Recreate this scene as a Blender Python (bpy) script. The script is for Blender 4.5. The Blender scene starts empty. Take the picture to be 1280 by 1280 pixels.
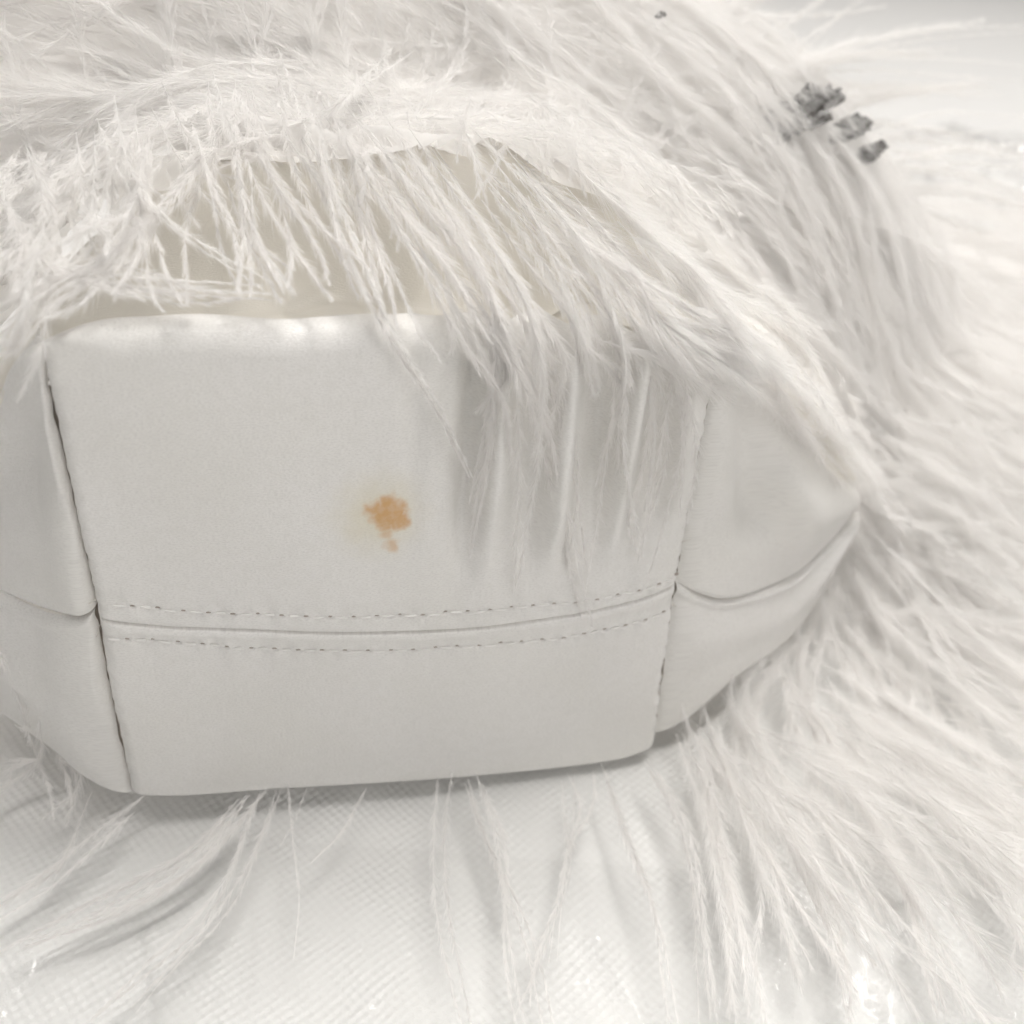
import bpy, math, random
import numpy as np

# ------------------------------------------------------------------ camera, light, exposure
scene = bpy.context.scene
C = scene.collection
R = math.radians
BAG_Z = .013                                   # the bag's own frame sits this far above the table
CAM_H = .20022 + BAG_Z
cam = bpy.data.cameras.new('camera')
cam.sensor_width = 36; cam.angle = R(50)
cam.clip_start = .005; cam.clip_end = 20
cam.dof.use_dof = True; cam.dof.focus_distance = .228; cam.dof.aperture_fstop = 12
cam_ob = bpy.data.objects.new('camera', cam); C.objects.link(cam_ob)
cam_ob.location = (0, 0, CAM_H)
import mathutils
cam_ob.rotation_euler = (mathutils.Matrix.Rotation(R(90 - 33), 3, 'X') @ mathutils.Matrix.Rotation(R(4), 3, 'Z')).to_euler()
scene.camera = cam_ob

w = bpy.data.worlds.new('World'); scene.world = w; w.use_nodes = True
bg = w.node_tree.nodes['Background']
bg.inputs[0].default_value = (1, .975, .945, 1); bg.inputs[1].default_value = .16

def area(name, loc, target, sx, sy, power, col=(1, .97, .93)):
    l = bpy.data.lights.new(name, 'AREA'); l.shape = 'RECTANGLE'; l.size = sx; l.size_y = sy
    l.energy = power; l.color = col
    o = bpy.data.objects.new(name, l); C.objects.link(o); o.location = loc
    d = mathutils.Vector(target) - mathutils.Vector(loc)
    o.rotation_euler = d.to_track_quat('-Z', 'Y').to_euler()
    return o
# two ceiling fittings, the brighter one behind the bag
area('ceiling_light', (.15, .02, 1.5), (0, .2, .05), 1.0, .12, 7.2)
area('ceiling_light', (.15, .50, 1.5), (0, .2, .05), 1.0, .12, 9.6)
area('ceiling_light', (.8, 1.5, 1.5), (.2, .6, .0), 1.2, .16, 16)

area('front_fill', (1.0, -1.05, 1.15), (0, .2, .08), 1.0, .8, 7.4, (1, .97, .94))  # added fill lamp behind the camera, lights the base more than the gussets
scene.render.engine = 'CYCLES'
scene.cycles.use_denoising = True
scene.cycles.max_bounces = 9; scene.cycles.diffuse_bounces = 8; scene.cycles.transmission_bounces = 8
scene.cycles.use_adaptive_sampling = True; scene.cycles.adaptive_threshold = .09; scene.cycles.adaptive_min_samples = 16
scene.cycles.transparent_max_bounces = 24; scene.cycles.glossy_bounces = 4
scene.cycles.sample_clamp_indirect = 6
scene.view_settings.view_transform = 'Standard'; scene.view_settings.look = 'None'
scene.view_settings.exposure = .14; scene.view_settings.gamma = 1; scene.view_settings.use_curve_mapping = False

rng = np.random.default_rng(11)

# ------------------------------------------------------------------ material helpers
def new_mat(name):
    m = bpy.data.materials.new(name); m.use_nodes = True
    nt = m.node_tree
    for n in list(nt.nodes):
        if n.type != 'OUTPUT_MATERIAL': nt.nodes.remove(n)
    return m, nt, [n for n in nt.nodes if n.type == 'OUTPUT_MATERIAL'][0]

class NT:
    def __init__(s, nt): s.nt = nt
    def n(s, t, **kw):
        nd = s.nt.nodes.new(t)
        for k, v in kw.items():
            if k.startswith('i_'):
                key = k[2:]; key = int(key) if key.isdigit() else key
                if isinstance(v, bpy.types.NodeSocket): s.nt.links.new(v, nd.inputs[key])
                else: nd.inputs[key].default_value = v
            else: setattr(nd, k, v)
        return nd
    def l(s, a, b): s.nt.links.new(a, b)
    def math(s, op, a, b=None, c=None, clamp=False):
        nd = s.nt.nodes.new('ShaderNodeMath'); nd.operation = op; nd.use_clamp = clamp
        for i, v in enumerate((a, b, c)):
            if v is None: continue
            if isinstance(v, bpy.types.NodeSocket): s.nt.links.new(v, nd.inputs[i])
            else: nd.inputs[i].default_value = v
        return nd.outputs[0]
    def mix(s, f, a, b):
        nd = s.nt.nodes.new('ShaderNodeMix'); nd.data_type = 'RGBA'
        for sock, v in ((nd.inputs[0], f), (nd.inputs[6], a), (nd.inputs[7], b)):
            if isinstance(v, bpy.types.NodeSocket): s.nt.links.new(v, sock)
            else: sock.default_value = v
        return nd.outputs[2]
    def ramp(s, f, lo, hi):
        nd = s.nt.nodes.new('ShaderNodeMapRange'); nd.interpolation_type = 'SMOOTHSTEP'
        s.nt.links.new(f, nd.inputs[0]); nd.inputs[1].default_value = lo; nd.inputs[2].default_value = hi
        return nd.outputs[0]

def satin(name, stain=False, tint=(.87, .858, .84)):
    m, nt, out = new_mat(name); g = NT(nt)
    uv = g.n('ShaderNodeUVMap').outputs[0]                  # metres on the cloth
    # woven grain: fine threads running along the panel
    mp = g.n('ShaderNodeMapping', i_Vector=uv, i_Scale=(1500, 3600, 1)).outputs[0]
    n1 = g.n('ShaderNodeTexNoise', i_Vector=mp, i_Scale=1.0, i_Detail=2.0).outputs[0]
    mp2 = g.n('ShaderNodeMapping', i_Vector=uv, i_Scale=(2600, 2600, 1)).outputs[0]
    n2 = g.n('ShaderNodeTexNoise', i_Vector=mp2, i_Scale=.7, i_Detail=3.0).outputs[0]
    n3 = g.n('ShaderNodeTexNoise', i_Vector=g.n('ShaderNodeMapping', i_Vector=uv, i_Scale=(28, 28, 1)).outputs[0], i_Scale=1.0, i_Detail=4.0).outputs[0]
    col = g.mix(g.ramp(n3, .35, .7), (tint[0], tint[1], tint[2], 1), (tint[0] * .965, tint[1] * .965, tint[2] * .95, 1))
    col = g.mix(g.math('MULTIPLY', g.ramp(n1, .42, .72), .30), col, (.56, .545, .53, 1))
    n4 = g.n('ShaderNodeTexNoise', i_Vector=g.n('ShaderNodeMapping', i_Vector=uv, i_Scale=(420, 420, 1)).outputs[0], i_Scale=1.0, i_Detail=5.0).outputs[0]
    col = g.mix(g.math('MULTIPLY', g.ramp(n4, .40, .70), .35), col, (tint[0] * .90, tint[1] * .90, tint[2] * .885, 1))
    if stain:
        vv = g.n('ShaderNodeSeparateXYZ', i_0=uv).outputs[1]          # the upper part under the trim is tinted cream
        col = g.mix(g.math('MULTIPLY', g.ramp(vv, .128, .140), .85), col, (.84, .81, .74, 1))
        def blob(cx, cy, r, soft, amp):
            wv = g.n('ShaderNodeTexNoise', i_Vector=g.n('ShaderNodeMapping', i_Vector=uv, i_Scale=(230, 230, 1)).outputs[0], i_Scale=1.0, i_Detail=3.0).outputs[1]
            off = g.n('ShaderNodeVectorMath', operation='SUBTRACT', i_0=wv, i_1=(.5, .5, .5)).outputs[0]
            off = g.n('ShaderNodeVectorMath', operation='SCALE', i_0=off, i_3=amp).outputs[0]
            p = g.n('ShaderNodeVectorMath', operation='ADD', i_0=uv, i_1=off).outputs[0]
            p = g.n('ShaderNodeVectorMath', operation='MULTIPLY', i_0=p, i_1=(1, 1, 0)).outputs[0]
            d = g.n('ShaderNodeVectorMath', operation='DISTANCE', i_0=p, i_1=(cx, cy, 0)).outputs[1]
            nd = g.n('ShaderNodeMapRange', interpolation_type='SMOOTHSTEP', i_0=d, i_1=r + soft, i_2=r - soft)
            return nd.outputs[0]
        halo = blob(-.0068, .0765, .0070, .0065, .005)
        col = g.mix(g.math('MULTIPLY', halo, .55), col, (.74, .67, .47, 1))
        core = blob(-.0052, .0768, .0031, .0014, .007)
        for (cx, cy, r) in ((-.0076, .0778, .0019), (-.0026, .0750, .0021), (-.0048, .0793, .0018)):
            core = g.math('MAXIMUM', core, blob(cx, cy, r, .0012, .005))
        tail = g.math('MULTIPLY', g.math('MAXIMUM', blob(-.0053, .0722, .0014, .001, .004), blob(-.0043, .0692, .0015, .001, .004)), .62)
        core = g.math('MAXIMUM', core, tail)
        blot = g.n('ShaderNodeTexNoise', i_Vector=g.n('ShaderNodeMapping', i_Vector=uv, i_Scale=(650, 650, 1)).outputs[0], i_Scale=1.0, i_Detail=4.0).outputs[0]
        core = g.math('MULTIPLY', core, g.math('ADD', g.math('MULTIPLY', g.ramp(blot, .3, .7), .22), .80), clamp=True)
        patch = g.mix(n3, (.66, .30, .085, 1), (.62, .37, .10, 1))
        col = g.mix(g.math('MULTIPLY', core, .85), col, patch)
        # grey rub marks on the upper fold
        rub = g.math('MULTIPLY', g.ramp(n2, .60, .72), blob(-.0535, .1195, .0035, .003, .006))
        col = g.mix(g.math('MULTIPLY', rub, .6), col, (.22, .2, .19, 1))
    h = g.math('ADD', g.math('MULTIPLY', n1, .6), g.math('MULTIPLY', n2, .4))
    bmp = g.n('ShaderNodeBump', i_Height=h, i_Strength=.55, i_Distance=.0003)
    p = g.n('ShaderNodeBsdfPrincipled')
    g.l(col, p.inputs['Base Color']); g.l(bmp.outputs[0], p.inputs['Normal'])
    g.l(g.math('ADD', g.math('MULTIPLY', n2, .16), .24), p.inputs['Roughness'])
    p.inputs['Specular IOR Level'].default_value = .6
    p.inputs['Anisotropic'].default_value = .35
    p.inputs['Sheen Weight'].default_value = .25; p.inputs['Sheen Roughness'].default_value = .4
    g.l(p.outputs[0], out.inputs[0])
    return m

def feather_mat(name, col, trans=.5):
    m, nt, out = new_mat(name); g = NT(nt)
    d = g.n('ShaderNodeBsdfDiffuse'); t = g.n('ShaderNodeBsdfTranslucent')
    oi = g.n('ShaderNodeObjectInfo').outputs['Random']
    c = g.mix(oi, col + (1,), (col[0] * .985, col[1] * .98, col[2] * .98, 1))
    g.l(c, d.inputs[0]); g.l(c, t.inputs[0])
    mx = g.n('ShaderNodeMixShader', i_0=trans); g.l(d.outputs[0], mx.inputs[1]); g.l(t.outputs[0], mx.inputs[2])
    g.l(mx.outputs[0], out.inputs[0])
    return m

def plain(name, col, rough=.5, spec=.5, noise=0, scale=200, bump=0):
    m, nt, out = new_mat(name); g = NT(nt)
    p = g.n('ShaderNodeBsdfPrincipled')
    p.inputs['Roughness'].default_value = rough; p.inputs['Specular IOR Level'].default_value = spec
    co = g.n('ShaderNodeTexCoord').outputs['Object']
    n = g.n('ShaderNodeTexNoise', i_Vector=co, i_Scale=float(scale), i_Detail=4.0).outputs[0]
    g.l(g.mix(n, tuple(c * (1 - noise) for c in col) + (1,), tuple(min(1, c * (1 + noise)) for c in col) + (1,)), p.inputs['Base Color'])
    if bump: g.l(g.n('ShaderNodeBump', i_Height=n, i_Strength=bump, i_Distance=.0005).outputs[0], p.inputs['Normal'])
    g.l(p.outputs[0], out.inputs[0])
    return m

def weave_mat():
    m, nt, out = new_mat('woven_cotton'); g = NT(nt)
    co = g.n('ShaderNodeTexCoord').outputs['Object']
    wv = g.n('ShaderNodeTexNoise', i_Vector=co, i_Scale=35.0, i_Detail=2.0).outputs[1]
    off = g.n('ShaderNodeVectorMath', operation='SCALE', i_0=wv, i_3=.003).outputs[0]
    p0 = g.n('ShaderNodeVectorMath', operation='ADD', i_0=co, i_1=off).outputs[0]
    xyz = g.n('ShaderNodeSeparateXYZ', i_0=p0)
    K = 2 * math.pi / .0027
    sx = g.math('SINE', g.math('MULTIPLY', xyz.outputs[0], K)); sy = g.math('SINE', g.math('MULTIPLY', xyz.outputs[1], K))
    h = g.math('MULTIPLY', g.math('ADD', g.math('MULTIPLY', sx, sy), 1.0), .5)
    fine = g.n('ShaderNodeTexNoise', i_Vector=co, i_Scale=2600.0, i_Detail=2.0).outputs[0]
    wear = g.ramp(g.n('ShaderNodeTexNoise', i_Vector=co, i_Scale=60.0, i_Detail=3.0).outputs[0], .38, .62)
    h = g.math('MULTIPLY', h, g.math('ADD', g.math('MULTIPLY', wear, .6), .4))
    hh = g.math('ADD', h, g.math('MULTIPLY', fine, .5))
    p = g.n('ShaderNodeBsdfPrincipled')
    g.l(g.mix(h, (.81, .81, .80, 1), (.86, .86, .85, 1)), p.inputs['Base Color'])
    p.inputs['Roughness'].default_value = .38; p.inputs['Specular IOR Level'].default_value = .6
    g.l(g.n('ShaderNodeBump', i_Height=hh, i_Strength=.5, i_Distance=.0006).outputs[0], p.inputs['Normal'])
    g.l(p.outputs[0], out.inputs[0])
    return m

def film_mat():
    m, nt, out = new_mat('clear_plastic'); g = NT(nt)
    co = g.n('ShaderNodeTexCoord').outputs['Object']
    n = g.n('ShaderNodeTexNoise', i_Vector=co, i_Scale=55.0, i_Detail=2.0).outputs[0]
    b = g.n('ShaderNodeBump', i_Height=n, i_Strength=.12, i_Distance=.001).outputs[0]
    fr = g.n('ShaderNodeFresnel', i_IOR=1.45); g.l(b, fr.inputs['Normal'])
    t = g.n('ShaderNodeBsdfTransparent'); t.inputs[0].default_value = (.985, .985, .985, 1)
    gl = g.n('ShaderNodeBsdfGlossy', i_Roughness=.11); g.l(b, gl.inputs['Normal'])
    mx = g.n('ShaderNodeMixShader'); g.l(g.math('MULTIPLY', fr.outputs[0], .6, clamp=True), mx.inputs[0])
    g.l(t.outputs[0], mx.inputs[1]); g.l(gl.outputs[0], mx.inputs[2])
    g.l(mx.outputs[0], out.inputs[0])
    return m

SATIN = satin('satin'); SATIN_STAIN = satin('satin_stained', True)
FEATHER = feather_mat('feather_barbs', (.985, .978, .968))
THREAD = plain('thread', (.90, .89, .87), .4, .5, .05); FUZZ = plain('thread_fuzz', (.72, .69, .65), .6, .3, .1)
HOLE = plain('needle_hole', (.46, .41, .37), .8, .1, .2)
TABLE = plain('white_laminate', (.86, .855, .845), .35, .4, .015, 12)
WEAVE = weave_mat(); FILM = film_mat()
DARK = plain('dark_foil', (.028, .023, .018), .3, .8, .85, 600, 1.0)

# ------------------------------------------------------------------ mesh helpers
def mesh(name, V, F, mat, parent=None, uv=None, smooth=True):
    """V (n,3), F (m,3) or (m,4) int arrays -> one mesh object"""
    V = np.ascontiguousarray(V, np.float32); F = np.ascontiguousarray(F, np.int32)
    me = bpy.data.meshes.new(name); k = F.shape[1]
    me.vertices.add(len(V)); me.vertices.foreach_set('co', V.ravel())
    me.loops.add(F.size); me.loops.foreach_set('vertex_index', F.ravel())
    me.polygons.add(len(F)); me.polygons.foreach_set('loop_start', np.arange(0, F.size, k, dtype=np.int32))
    me.update(calc_edges=True)
    if smooth: me.polygons.foreach_set('use_smooth', np.ones(len(F), bool))
    if uv is not None:
        lay = me.uv_layers.new(name='UVMap')
        lay.data.foreach_set('uv', np.ascontiguousarray(uv, np.float32)[F.ravel()].ravel())
    me.materials.append(mat)
    o = bpy.data.objects.new(name, me); C.objects.link(o)
    if parent: o.parent = parent
    return o

def grid_faces(nr, nc):
    i = np.arange(nr - 1)[:, None] * nc + np.arange(nc - 1)[None, :]
    return np.stack([i, i + 1, i + nc + 1, i + nc], -1).reshape(-1, 4)

def tag(o, label=None, cat=None, group=None, kind=None):
    if label: o['label'] = label
    if cat: o['category'] = cat
    if group: o['group'] = group
    if kind: o['kind'] = kind
    return o

def sm(x, a, b):
    t = np.clip((np.asarray(x, float) - a) / (b - a), 0, 1); return t * t * (3 - 2 * t)

_ph = rng.uniform(0, 6.28, (40, 2)); _dr = rng.normal(0, 1, (40, 2))
def noise2(x, y, scale, k0=0, n=8):
    """smooth random field, about -1..1"""
    s = 0
    for i in range(k0, k0 + n):
        s = s + np.sin((x * _dr[i, 0] + y * _dr[i, 1]) / scale * 2.2 + _ph[i, 0])
    return s / math.sqrt(n)

def spline(P, n):
    P = np.asarray(P, float)
    Q = np.vstack([2 * P[0] - P[1], P, 2 * P[-1] - P[-2]])
    u = np.linspace(0, len(P) - 1 - 1e-9, n); k = u.astype(int); t = (u - k)[:, None]
    a, b, c, d = Q[k], Q[k + 1], Q[k + 2], Q[k + 3]
    return .5 * (2 * b + (c - a) * t + (2 * a - 5 * b + 4 * c - d) * t ** 2 + (3 * b - a - 3 * c + d) * t ** 3)

def tube(P, r0, r1, sides=5):
    P = np.asarray(P, float); n = len(P)
    T = np.gradient(P, axis=0); T /= np.linalg.norm(T, axis=1)[:, None] + 1e-12
    ref = np.array([.31, .2, .93]); S = np.cross(T, ref); S /= np.linalg.norm(S, axis=1)[:, None] + 1e-12
    N = np.cross(S, T); r = np.linspace(r0, r1, n)[:, None, None]
    a = np.linspace(0, 2 * math.pi, sides, endpoint=False)
    V = P[:, None] + r * (np.cos(a)[None, :, None] * S[:, None] + np.sin(a)[None, :, None] * N[:, None])
    i = np.arange(n - 1)[:, None] * sides; j = np.arange(sides)[None]; j2 = (j + 1) % sides
    F = np.stack([i + j, i + j2, i + sides + j2, i + sides + j], -1).reshape(-1, 4)
    return V.reshape(-1, 3), F

# ------------------------------------------------------------------ the setting
YAW = R(14.862); BAG_O = (-.02127, .19138, BAG_Z)
def sheet(name, x0, x1, y0, y1, nx, ny, zf, mat):
    X, Y = np.meshgrid(np.linspace(x0, x1, nx), np.linspace(y0, y1, ny))
    Z = zf(X, Y)
    return mesh(name, np.stack([X, Y, Z], -1).reshape(-1, 3), grid_faces(ny, nx), mat)

tt = sheet('tabletop', -3, 3, -1, 5, 2, 2, lambda x, y: x * 0, TABLE); tt['kind'] = 'structure'
def cloth_z(x, y):
    return .0022 + .0007 * noise2(x, y, .05, 0) + .0004 * noise2(x, y, .018, 8)
X, Y = np.meshgrid(np.linspace(-.42, .40, 200), np.linspace(.02, .42, 110))
Xw = X + .006 * noise2(X, Y, .12, 16); Yw = Y + .006 * noise2(X, Y, .12, 24)
cl = mesh('woven_cloth', np.stack([Xw, Yw, cloth_z(Xw, Yw)], -1).reshape(-1, 3), grid_faces(110, 200), WEAVE)
sd = cl.modifiers.new('thickness', 'SOLIDIFY'); sd.thickness = .0014; sd.offset = -1
tag(cl, 'white loosely woven cotton cloth spread beneath the bag', 'cloth')

def film(name, x0, x1, y0, y1, nx, ny, z0, amp, k0):
    def zf(x, y):
        r1 = 1 - np.abs(np.tanh(1.6 * noise2(x + .45 * y, y * .12, .034, k0, 6)))
        r2 = 1 - np.abs(np.tanh(1.6 * noise2(x - .3 * y, y * .25, .016, k0 + 5, 6)))
        ed = sm(np.minimum(np.minimum(x - x0, x1 - x), np.minimum(y - y0, y1 - y)), -.002, .02)
        return z0 + amp * (r1 ** 6 * .9 + r2 ** 9 * .35) * (.35 + .65 * ed)
    return sheet(name, x0, x1, y0, y1, nx, ny, zf, FILM)
tag(film('plastic_film', -.215, .22, .055, .172, 320, 120, .0050, .0026, 13), 'clear crinkled plastic film lying on the woven cloth before the bag', 'plastic film', 'clear plastic wrapping')
tag(film('plastic_film', .22, .72, .46, .95, 200, 160, .004, .012, 9), 'clear plastic film with a bright edge on the bare table behind', 'plastic film', 'clear plastic wrapping')

def env(x, y):
    """height of the feather pile and bag body (bag frame, metres)"""
    x = np.asarray(x, float); y = np.asarray(y, float)
    dx = (x + .03) / np.where(x > -.03, .26, .34)
    dy = (y - .150) / np.where(y > .150, .20, .112)
    dome = .178 * np.clip(1 - np.abs(dx) ** 1.9 - np.abs(dy) ** 2.2, 0, 1) ** .6
    ax = np.abs(x)
    bx = np.clip(1 - (ax / .14) ** 3, 0, 1) ** .6
    yf = np.clip(ax - .064, 0, 1) * .65
    body = .1195 * bx * np.clip((y - yf) / .004 + .5, 0, 1) * np.clip((.16 - y) / .05, 0, 1)
    u = np.clip((y - .012) / .018, 0, 1); body = body + .017 * u * u * (3 - 2 * u) * np.clip(1 - (ax / .075) ** 4, 0, 1) * np.clip((.12 - y) / .05, 0, 1)
    side = .055 * np.exp(-(((x - .19) / .075) ** 2 + ((y - .10) / .07) ** 2) ** 1.3)
    side = side + .04 * np.exp(-(((x + .17) / .05) ** 2 + ((y - .08) / .05) ** 2))
    side2 = .062 * np.exp(-(((x - .28) / .12) ** 2 + ((y - .23) / .11) ** 2) ** 1.3)  # side2
    side = np.maximum(side, side2)
    return np.maximum(np.maximum(dome, body), np.maximum(side - .010, -.010))

# ------------------------------------------------------------------ the bag (own frame: x along the base, y away from it, z up)
bag = bpy.data.objects.new('feather_handbag', None); C.objects.link(bag)
bag.location = BAG_O; bag.rotation_euler = (0, 0, YAW); bag.empty_display_size = .05
tag(bag, 'white satin evening bag lying down, long feather trim, orange stain on its base', 'handbag')

mm = .001
def tab(rows, i, j): 
    a = np.array(rows, float) * mm; o = np.argsort(a[:, i]); return lambda v: np.interp(v, a[o, i], a[o, j])
EL = [(-64.5,0,-2.5),(-64.9,0,17.6),(-65.2,0,39.0),(-64.6,0,55.1),(-65.1,0,68.4),(-65.6,0,94.0),(-65.9,0,107.3),(-65.5,0,115.8)]
ER = [(65.4,0,-4.9),(64.4,0,13.3),(63.9,0,31.6),(63.5,0,47.4),(63.7,0,64.4),(63.8,0,85.2),(64.0,0,96.8),(63.9,0,105.6)]
SEAM = [(-66,0,53.6),(-52.7,0,49.9),(-19.5,0,46.6),(16.2,0,44.1),(38.8,0,45.0),(66,0,49.0)]
ST1 = [(-61.5,0,57.0),(-44.2,0,53.4),(-5.5,0,50.1),(38.5,0,48.5),(62.5,0,51.2)]
ST2 = [(-63,0,48.5),(-36.8,0,43.1),(-5.6,0,40.3),(35.6,0,38.3),(62.5,0,41.4)]
BOT = [(-66,0,.3),(-49.4,0,-2.0),(-3.8,0,-5.2),(39.6,0,-8.0),(59.0,0,-7.9),(66.8,0,-4.6)]
FOLD = [(-67.0,8,116.6),(-63,8,117.4),(-55,8,117.8),(-31.2,8,117.2),(-4.2,8,116.4),(31.2,8,114.6),(52,8,112.4),(60,8,111.4),(68.3,8,108.0)]
def smooth_tab(rows, i, j, lo, hi):
    f = tab(rows, i, j); xs = np.linspace(lo, hi, 400); ys = f(xs); k = np.hanning(61); k /= k.sum()
    ys = np.convolve(np.pad(ys, 30, mode='edge'), k, 'valid'); return lambda v: np.interp(v, xs, ys)
xl = smooth_tab(EL, 2, 0, -.01, .125); xr = smooth_tab(ER, 2, 0, -.01, .125)
zs = smooth_tab(SEAM, 0, 2, -.07, .07); z1 = smooth_tab(ST1, 0, 2, -.07, .07); z2 = smooth_tab(ST2, 0, 2, -.07, .07)
zb = smooth_tab(BOT, 0, 2, -.07, .07); zf = tab(FOLD, 0, 2)

PITCH = .0050
def relief(x, z):
    """pucker and needle dimples along the two stitched rows, groove of the centre seam"""
    d = 0
    inside = sm(np.abs(x), .0635, .060)
    for f, ph in ((z1, 0.), (z2, .4)):
        c = z - f(x)
        u = (x / PITCH + ph) % 1
        hole = np.exp(-((u - .5) / .13) ** 2) * np.exp(-(c / .00042) ** 2)
        d = d + inside * (.00020 * np.cos(2 * math.pi * u) * np.exp(-(c / .0022) ** 2) * (1 + .6 * noise2(x, c * 0, .01, 5)) + .00016 * np.exp(-(c / .0012) ** 2) + .0007 * hole)
    c = z - zs(x)
    d = d + .0011 * np.exp(-(c / .00032) ** 2) - .00038 * np.exp(-((c + .0016) / .0012) ** 2) - .00012 * np.exp(-((c - .0018) / .0013) ** 2)
    # soft pulls spreading from the seam
    d = d + .00030 * noise2(x * 3, z, .012, 20) * (np.exp(-(c / .012) ** 2) - np.exp(-(c / .003) ** 2))
    return d

def face_y(x, z, a):
    """the base's own surface: y at (x, z); a = 0..1 across"""
    e = np.minimum(x - xl(z), xr(z) - x)
    roll = np.clip(1 - e / .0028, 0, 1)
    y = .0034 * (1 - np.sqrt(np.clip(1 - roll ** 2, 0, 1)))
    bul = -.0030 * np.clip(1 - (2 * a - 1) ** 2, 0, 1) ** .7 * np.clip(np.sin(np.clip((z + .008) / .125, 0, 1) * math.pi), 0, 1) ** .6
    y = y + bul + .0010 * noise2(x, z * .6, .045, 4) * np.clip(e / .01, 0, 1)
    # long soft folds hanging from the fold on the right half
    y = y + .0024 * sm(x, -.004, .012) * (np.sin(x / .0021 + z * 18 + .5) * .45 + noise2(x, z * .10, .0065, 12)) * sm(z, .052, .075) * np.clip(e / .01, 0, 1)
    y = y + .0010 * np.exp(-((x - .002 - (z - .09) * .02) / .004) ** 2) * sm(z, .078, .10)
    y = y + roll * (.00035 * np.sin(z / .00062) + .0004 * noise2(z, z * 0, .004, 2))       # puckers along the end seams
    return y + relief(x, z)

GAP = .00028
def end_x(z, side): return xl(z) if side < 0 else xr(z)

# upper satin: seam -> fold -> over the top
NC = 330
a = np.linspace(0, 1, NC)
a = .5 - .5 * np.cos(np.pi * (.08 + .84 * a)) ; a = (a - a[0]) / (a[-1] - a[0])
def rf(x): return .0060 * (.28 + .72 * sm(np.abs(x), .0665, .050))
def rows_face(f_from, f_to, ts):
    rows = []
    for t in ts:
        z = np.full(NC, .05); x = np.zeros(NC)
        for _ in range(4):
            x = xl(z) + (xr(z) - xl(z)) * a
            z = f_from(x) * (1 - t) + f_to(x) * t
        rows.append(np.stack([x, face_y(x, z, a), z], -1))
    return rows
ztop = lambda x: zf(x) - rf(x) + .0005 * noise2(x, x * 0, .016, 3) * sm(np.abs(x), .064, .05)
dz = .062
ts = np.concatenate([np.linspace(0, .16, 64), np.linspace(.16, 1, 90)[1:]])
rows = rows_face(zs, ztop, ts)
last = rows[-1]; x = last[:, 0]; y0 = last[:, 1]; zt = last[:, 2]; RF = rf(x)
# the panel's two side edges run along the upper edges of the gussets
RL = [(64.8,0,-3.5),(87.3,12,3.6),(117.8,30,5.0),(137.3,45,29.4),(126,60,20)]
RM = [(63.7,0,46.7),(80.7,9,35.5),(98.9,20,28.6),(116.3,31,25.9),(136.5,45,33.2),(126,60,24)]
RU = [(64.1,0,106),(76.1,12,97.5),(97.6,26,77),(133.6,45,45),(126,60,30)]
LL = [(-64.5,0,-1.5),(-75.5,6,5.5),(-82.6,11,9.0),(-94.0,20,11.7),(-109.9,33,13.7)]
LM = [(-64.6,0,55.1),(-69.3,3,52.3),(-76.0,9,49.4),(-87.6,20,46.6),(-100.6,35,43.6)]
LU = [(-65.7,0,117),(-70.9,7,109.5),(-77.9,16,97.5),(-89.6,30,79.5)]
def by_y(rows):
    P = spline(np.array(rows) * mm, 120); yy = np.maximum.accumulate(P[:, 1])
    return lambda y: np.array([np.interp(y, yy, P[:, 0]), np.interp(y, yy, P[:, 2])])
cl_, cr_ = by_y(LU), by_y(RU)
edge = np.abs(2 * a - 1); left = a < .5
for ang in np.linspace(0, 90, 16)[1:]:
    q = R(ang); Y = y0 + RF * (1 - math.cos(q)); Z = zt + RF * math.sin(q)
    wgt = edge ** 16 * math.sin(q)
    eL, eR = cl_(Y[0]), cr_(Y[-1])
    X = x + wgt * np.where(left, eL[0] - x[0], eR[0] - x[-1]); Z = Z + wgt * np.where(left, eL[1] - Z[0], eR[1] - Z[-1])
    rows.append(np.stack([X, Y, Z], -1))
yv = np.concatenate([np.linspace(0, .03, 22)[1:], np.linspace(.03, .10, 30)[1:]])
flare_r = tab([(0,0,0),(0,12,10.5),(0,26,30),(0,45,58),(0,70,60),(0,200,60)], 1, 2)
flare_l = tab([(0,0,0),(0,7,5.5),(0,16,12.5),(0,30,24),(0,60,40),(0,200,50)], 1, 2)
for yy in yv:
    Y = y0 + RF + yy; eL, eR = cl_(Y[0]), cr_(Y[-1])
    pw = 2.4 + 13.6 * math.exp(-yy / .010); wgt = edge ** pw
    Xs = eL[0] + (eR[0] - eL[0]) * a; Xn = x + edge ** 16 * np.where(left, eL[0] - x[0], eR[0] - x[-1])
    m_ = float(sm(yy, 0, .03)); X = Xn * (1 - m_) + Xs * m_
    Z = zt + RF - .011 * sm(yy, -.004, .020) + .040 * sm(yy, .026, .042) - .055 * sm(yy, .050, .08)
    Z = Z + .0022 * noise2(X * 3, yy * .6, .03, 10) * min(1, yy / .01) * (1 - edge ** 4)
    Z = Z + wgt * (np.where(left, eL[1], eR[1]) - np.where(left, Z[0], Z[-1]))
    lim = env(X, Y) - .001 - .003 * sm(np.abs(X), .050, .064)          # stay under the feathers
    Z = Z - np.maximum(0, Z - lim) * float(sm(yy, .008, .018)) * sm(edge, 1.0, .94)
    rows.append(np.stack([X, Y, Z], -1))
V = np.array(rows); nr = len(rows)
arc = np.concatenate([[0], np.cumsum(np.linalg.norm(np.diff(V[:, NC // 2], axis=0), axis=1))])
zc = V[0, :, 2][None] + 0 * V[..., 2]
vv = np.where(np.arange(nr)[:, None] < len(ts), V[..., 2], 0)
k = len(ts) - 1
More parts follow.
